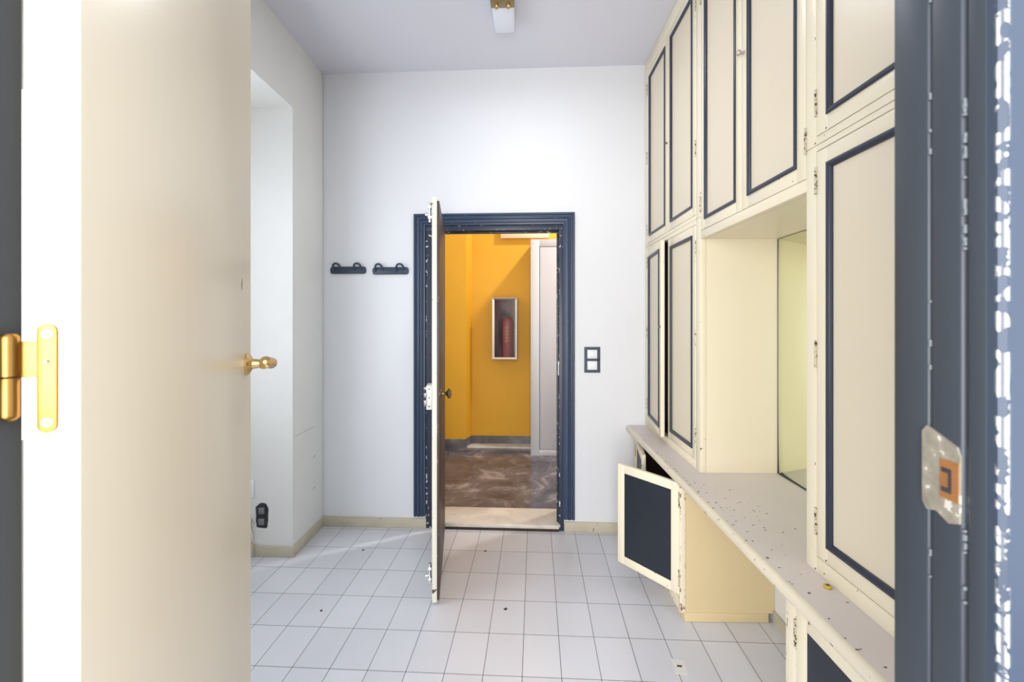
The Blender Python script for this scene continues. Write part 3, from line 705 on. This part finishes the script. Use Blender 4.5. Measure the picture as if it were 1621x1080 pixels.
for (x, y, s), lab in zip([(-0.228, 2.894, 1), (-0.078, 2.317, 1.2), (-1.02, 2.891, 1), (-1.023, 2.286, .9)], labs):
    bm = nb(); a = random.uniform(0, 3)
    prism(bm, [(0.009 * s * math.cos(a + k) * (1 if k % 2 else .5), 0.009 * s * math.sin(a + k) * (1 if k % 2 else .5)) for k in (0, 1, 2.2, 3.3, 4.4, 5.3)], 0, 0.0015)
    tag(obj('paint_flake', bm, M['chipmat'], loc=(x, y, 0.0003)), lab, 'debris', 'paint flakes on the floor')
# dark chipped spot groups along the counter front
bm = nb()
spots = []
for k in range(40):
    y = 0.95 + 2.0 * (k / 40) + random.uniform(-.04, .04); x = 0.757 + abs(random.gauss(0, 0.012)); s = random.uniform(.002, .005)
    spots.append((x, y, s))
for k in range(44): spots.append((random.uniform(.78, .98), random.gauss(1.74, .18), random.uniform(.0015, .004)))
for x, y, s in spots:
    a = random.uniform(0, 6); n = 6
    prism(bm, [(x + 1.5 * s * random.uniform(.5, 1) * math.cos(a + 2 * math.pi * j / n), y + 1.0 * s * random.uniform(.4, 1) * math.sin(a + 2 * math.pi * j / n)) for j in range(n)], 0.7540, 0.7544)
obj('paint_chips', bm, mat('chip_brown', srgb(118, 96, 82), 0.7, var=.3, vscale=30), ct)['kind'] = 'stuff'

# ------------------------------------------------------------------ hall beyond
HZ = 0.04
bm = nb(); box(bm, -1.6, 3.05, V1, 5.6, 0, HZ); struct('floor', bm, M['hallfloor'], 'brown marble floor of the hall', SK)
bm = nb(); box(bm, -1.6, 3.05, V1, 5.6, 4.2, 4.28); struct('ceiling', bm, M['ceiling'], 'hall ceiling', SK)
bm = nb(); prism(bm, [(-1.5, 5.6), (-1.5, 5.043), (-0.779, 5.043), (-0.732, 5.173), (3.0, 5.173), (3.0, 5.6)], 0, 4.2)
struct('wall_hall_far', bm, M['yellow'], 'bright yellow hall wall', SK)
bm = nb(); box(bm, -1.6, -1.5, V1, 5.6, 0, 4.2); struct('wall_hall_left', bm, M['wall'], None, SK)
bm = nb(); box(bm, 3.0, 3.1, V1, 5.6, 0, 4.2); struct('wall_hall_right', bm, M['wall'], None, SK)
bm = nb(); box(bm, -1.6, 3.1, V0 + .05, V1, CEIL, 4.2); struct('wall_hall_upper', bm, M['wall'], None, SK)
bm = nb(); prism(bm, [(-1.5, 5.04), (-1.5, 5.028), (-0.776, 5.028), (-0.768, 5.04)], HZ, 0.140)
prism(bm, [(-0.776, 5.030), (-0.724, 5.158), (2.99, 5.158), (2.99, 5.171), (-0.73, 5.171), (-0.779, 5.04)], 0.062, 0.148)
struct('baseboard_hall', bm, M['hallskirt'], 'grey marble skirting of the hall', SK)
bm = nb(); prism(bm, [(-0.774, 5.045), (2.0, 5.045), (2.0, 5.170), (-0.74, 5.170)], HZ, 0.0615)
struct('trim_7', bm, M['sill'], 'pale marble ledge at the foot of the yellow wall', SK)
# wardrobe
r = thing('wardrobe', 'tall pale grey wardrobe standing in the hall, seen through the doorway', 'wardrobe', toW(-0.047, 4.794, HZ), SK)
WH = 2.31
bm = nb(); box(bm, 0, 0.95, 0.02, 0.376, 0, WH); obj('body', bm, M['ward'], r, bevel=0.002)
bm = nb(); box(bm, 0, 0.092, 0, 0.0195, 0, WH); box(bm, 0.858, 0.95, 0, 0.0195, 0, WH); box(bm, 0.092, 0.858, 0, 0.0195, 0, 0.062); box(bm, 0.092, 0.858, 0, 0.0195, WH - 0.078, WH)
obj('frame', bm, M['ward'], r, bevel=0.0015)
bm = nb(); box(bm, 0.099, 0.473, 0.002, 0.0195, 0.068, WH - 0.084); d = obj('door', bm, M['ward'], r, bevel=0.0015)
bm = nb(); box(bm, 0.477, 0.851, 0.002, 0.0195, 0.068, WH - 0.084); d = obj('door', bm, M['ward'], r, bevel=0.0015)
bm = nb(); box(bm, 0.0925, 0.8575, 0.016, 0.0198, 0.0625, WH - 0.0785); obj('door_gap', bm, M['grey'], r)
# peach box above
bm = nb(); box(bm, -0.395, 0.16, 5.12, 5.171, 2.425, 2.66); struct('trim_8', bm, M['peach'], 'peach coloured box strip high on the yellow wall', SK, bevel=0.003)
# extinguisher cabinet
r = thing('extinguisher_cabinet', 'chrome framed glass-fronted cabinet on the yellow hall wall', 'fire cabinet', toW(-0.338, 5.171, 1.390), SK)
CW, CH, CD = 0.141, 0.345, 0.165
bm = nb()
box(bm, -CW, -CW + 0.003, -CD, 0, -CH, CH); box(bm, CW - 0.003, CW, -CD, 0, -CH, CH); box(bm, -CW, CW, -CD, 0, -CH, -CH + 0.003); box(bm, -CW, CW, -CD, 0, CH - 0.003, CH); box(bm, -CW, CW, -0.004, 0, -CH, CH)
obj('case', bm, mat('case_dark_red', srgb(104, 46, 44), 0.4), r)
bm = nb(); rectsweep(bm, -CW - 0.001, CW + 0.001, -CH - 0.001, CH + 0.001, [(0, -0.01), (0, 0.012), (0.006, 0.016), (0.026, 0.004), (0.026, -0.004)], y=-CD)
obj('frame', bm, M['chrome'], r)
bm = nb(); box(bm, -CW + 0.02, CW - 0.02, -CD - 0.003, -CD, -CH + 0.02, CH - 0.02); obj('glass_pane', bm, M['glass'], r)
ex = thing('fire_extinguisher', 'red fire extinguisher behind the glass of the hall cabinet', 'fire extinguisher', toW(-0.315, 5.088, 1.390 - CH + 0.004), SK)
bm = nb(); lathe(bm, [(0.066, 0), (0.072, 0.01), (0.072, 0.40), (0.066, 0.435), (0.045, 0.463), (0.022, 0.475), (0.018, 0.485)], None, 32); obj('cylinder', bm, M['red'], ex, smooth=True)
bm = nb(); box(bm, -0.02, 0.02, -0.018, 0.018, 0.484, 0.51); box(bm, -0.075, 0.02, -0.010, 0.010, 0.512, 0.526); box(bm, -0.07, 0.0, -0.010, 0.010, 0.535, 0.546); v = obj('valve', bm, M['black'], ex, bevel=0.002)
bm = nb(); tube(bm, [(-0.02, -0.01, 0.495), (-0.06, -0.02, 0.49), (-0.086, -0.015, 0.42), (-0.086, -0.01, 0.25), (-0.085, -0.01, 0.12)], 0.009, 10); obj('hose', bm, M['black'], ex, smooth=True)
bm = nb()
for k in range(5): # column of yellow print strokes on the label
    z = 0.19 + k * 0.038
    for j in range(3):
        zz = z + j * 0.009; n = 5
        for i in range(n - (j % 2) - 1):
            a0 = -H90 + (-0.30 + 0.16 * i); a1 = a0 + 0.11
            prism(bm, [(0.0722 * math.cos(a0), 0.0722 * math.sin(a0)), (0.0732 * math.cos(a0), 0.0732 * math.sin(a0)), (0.0732 * math.cos(a1), 0.0732 * math.sin(a1)), (0.0722 * math.cos(a1), 0.0722 * math.sin(a1))], zz, zz + 0.005)
obj('label_print', bm, M['gold'], ex)['label'] = 'yellow printed lettering'
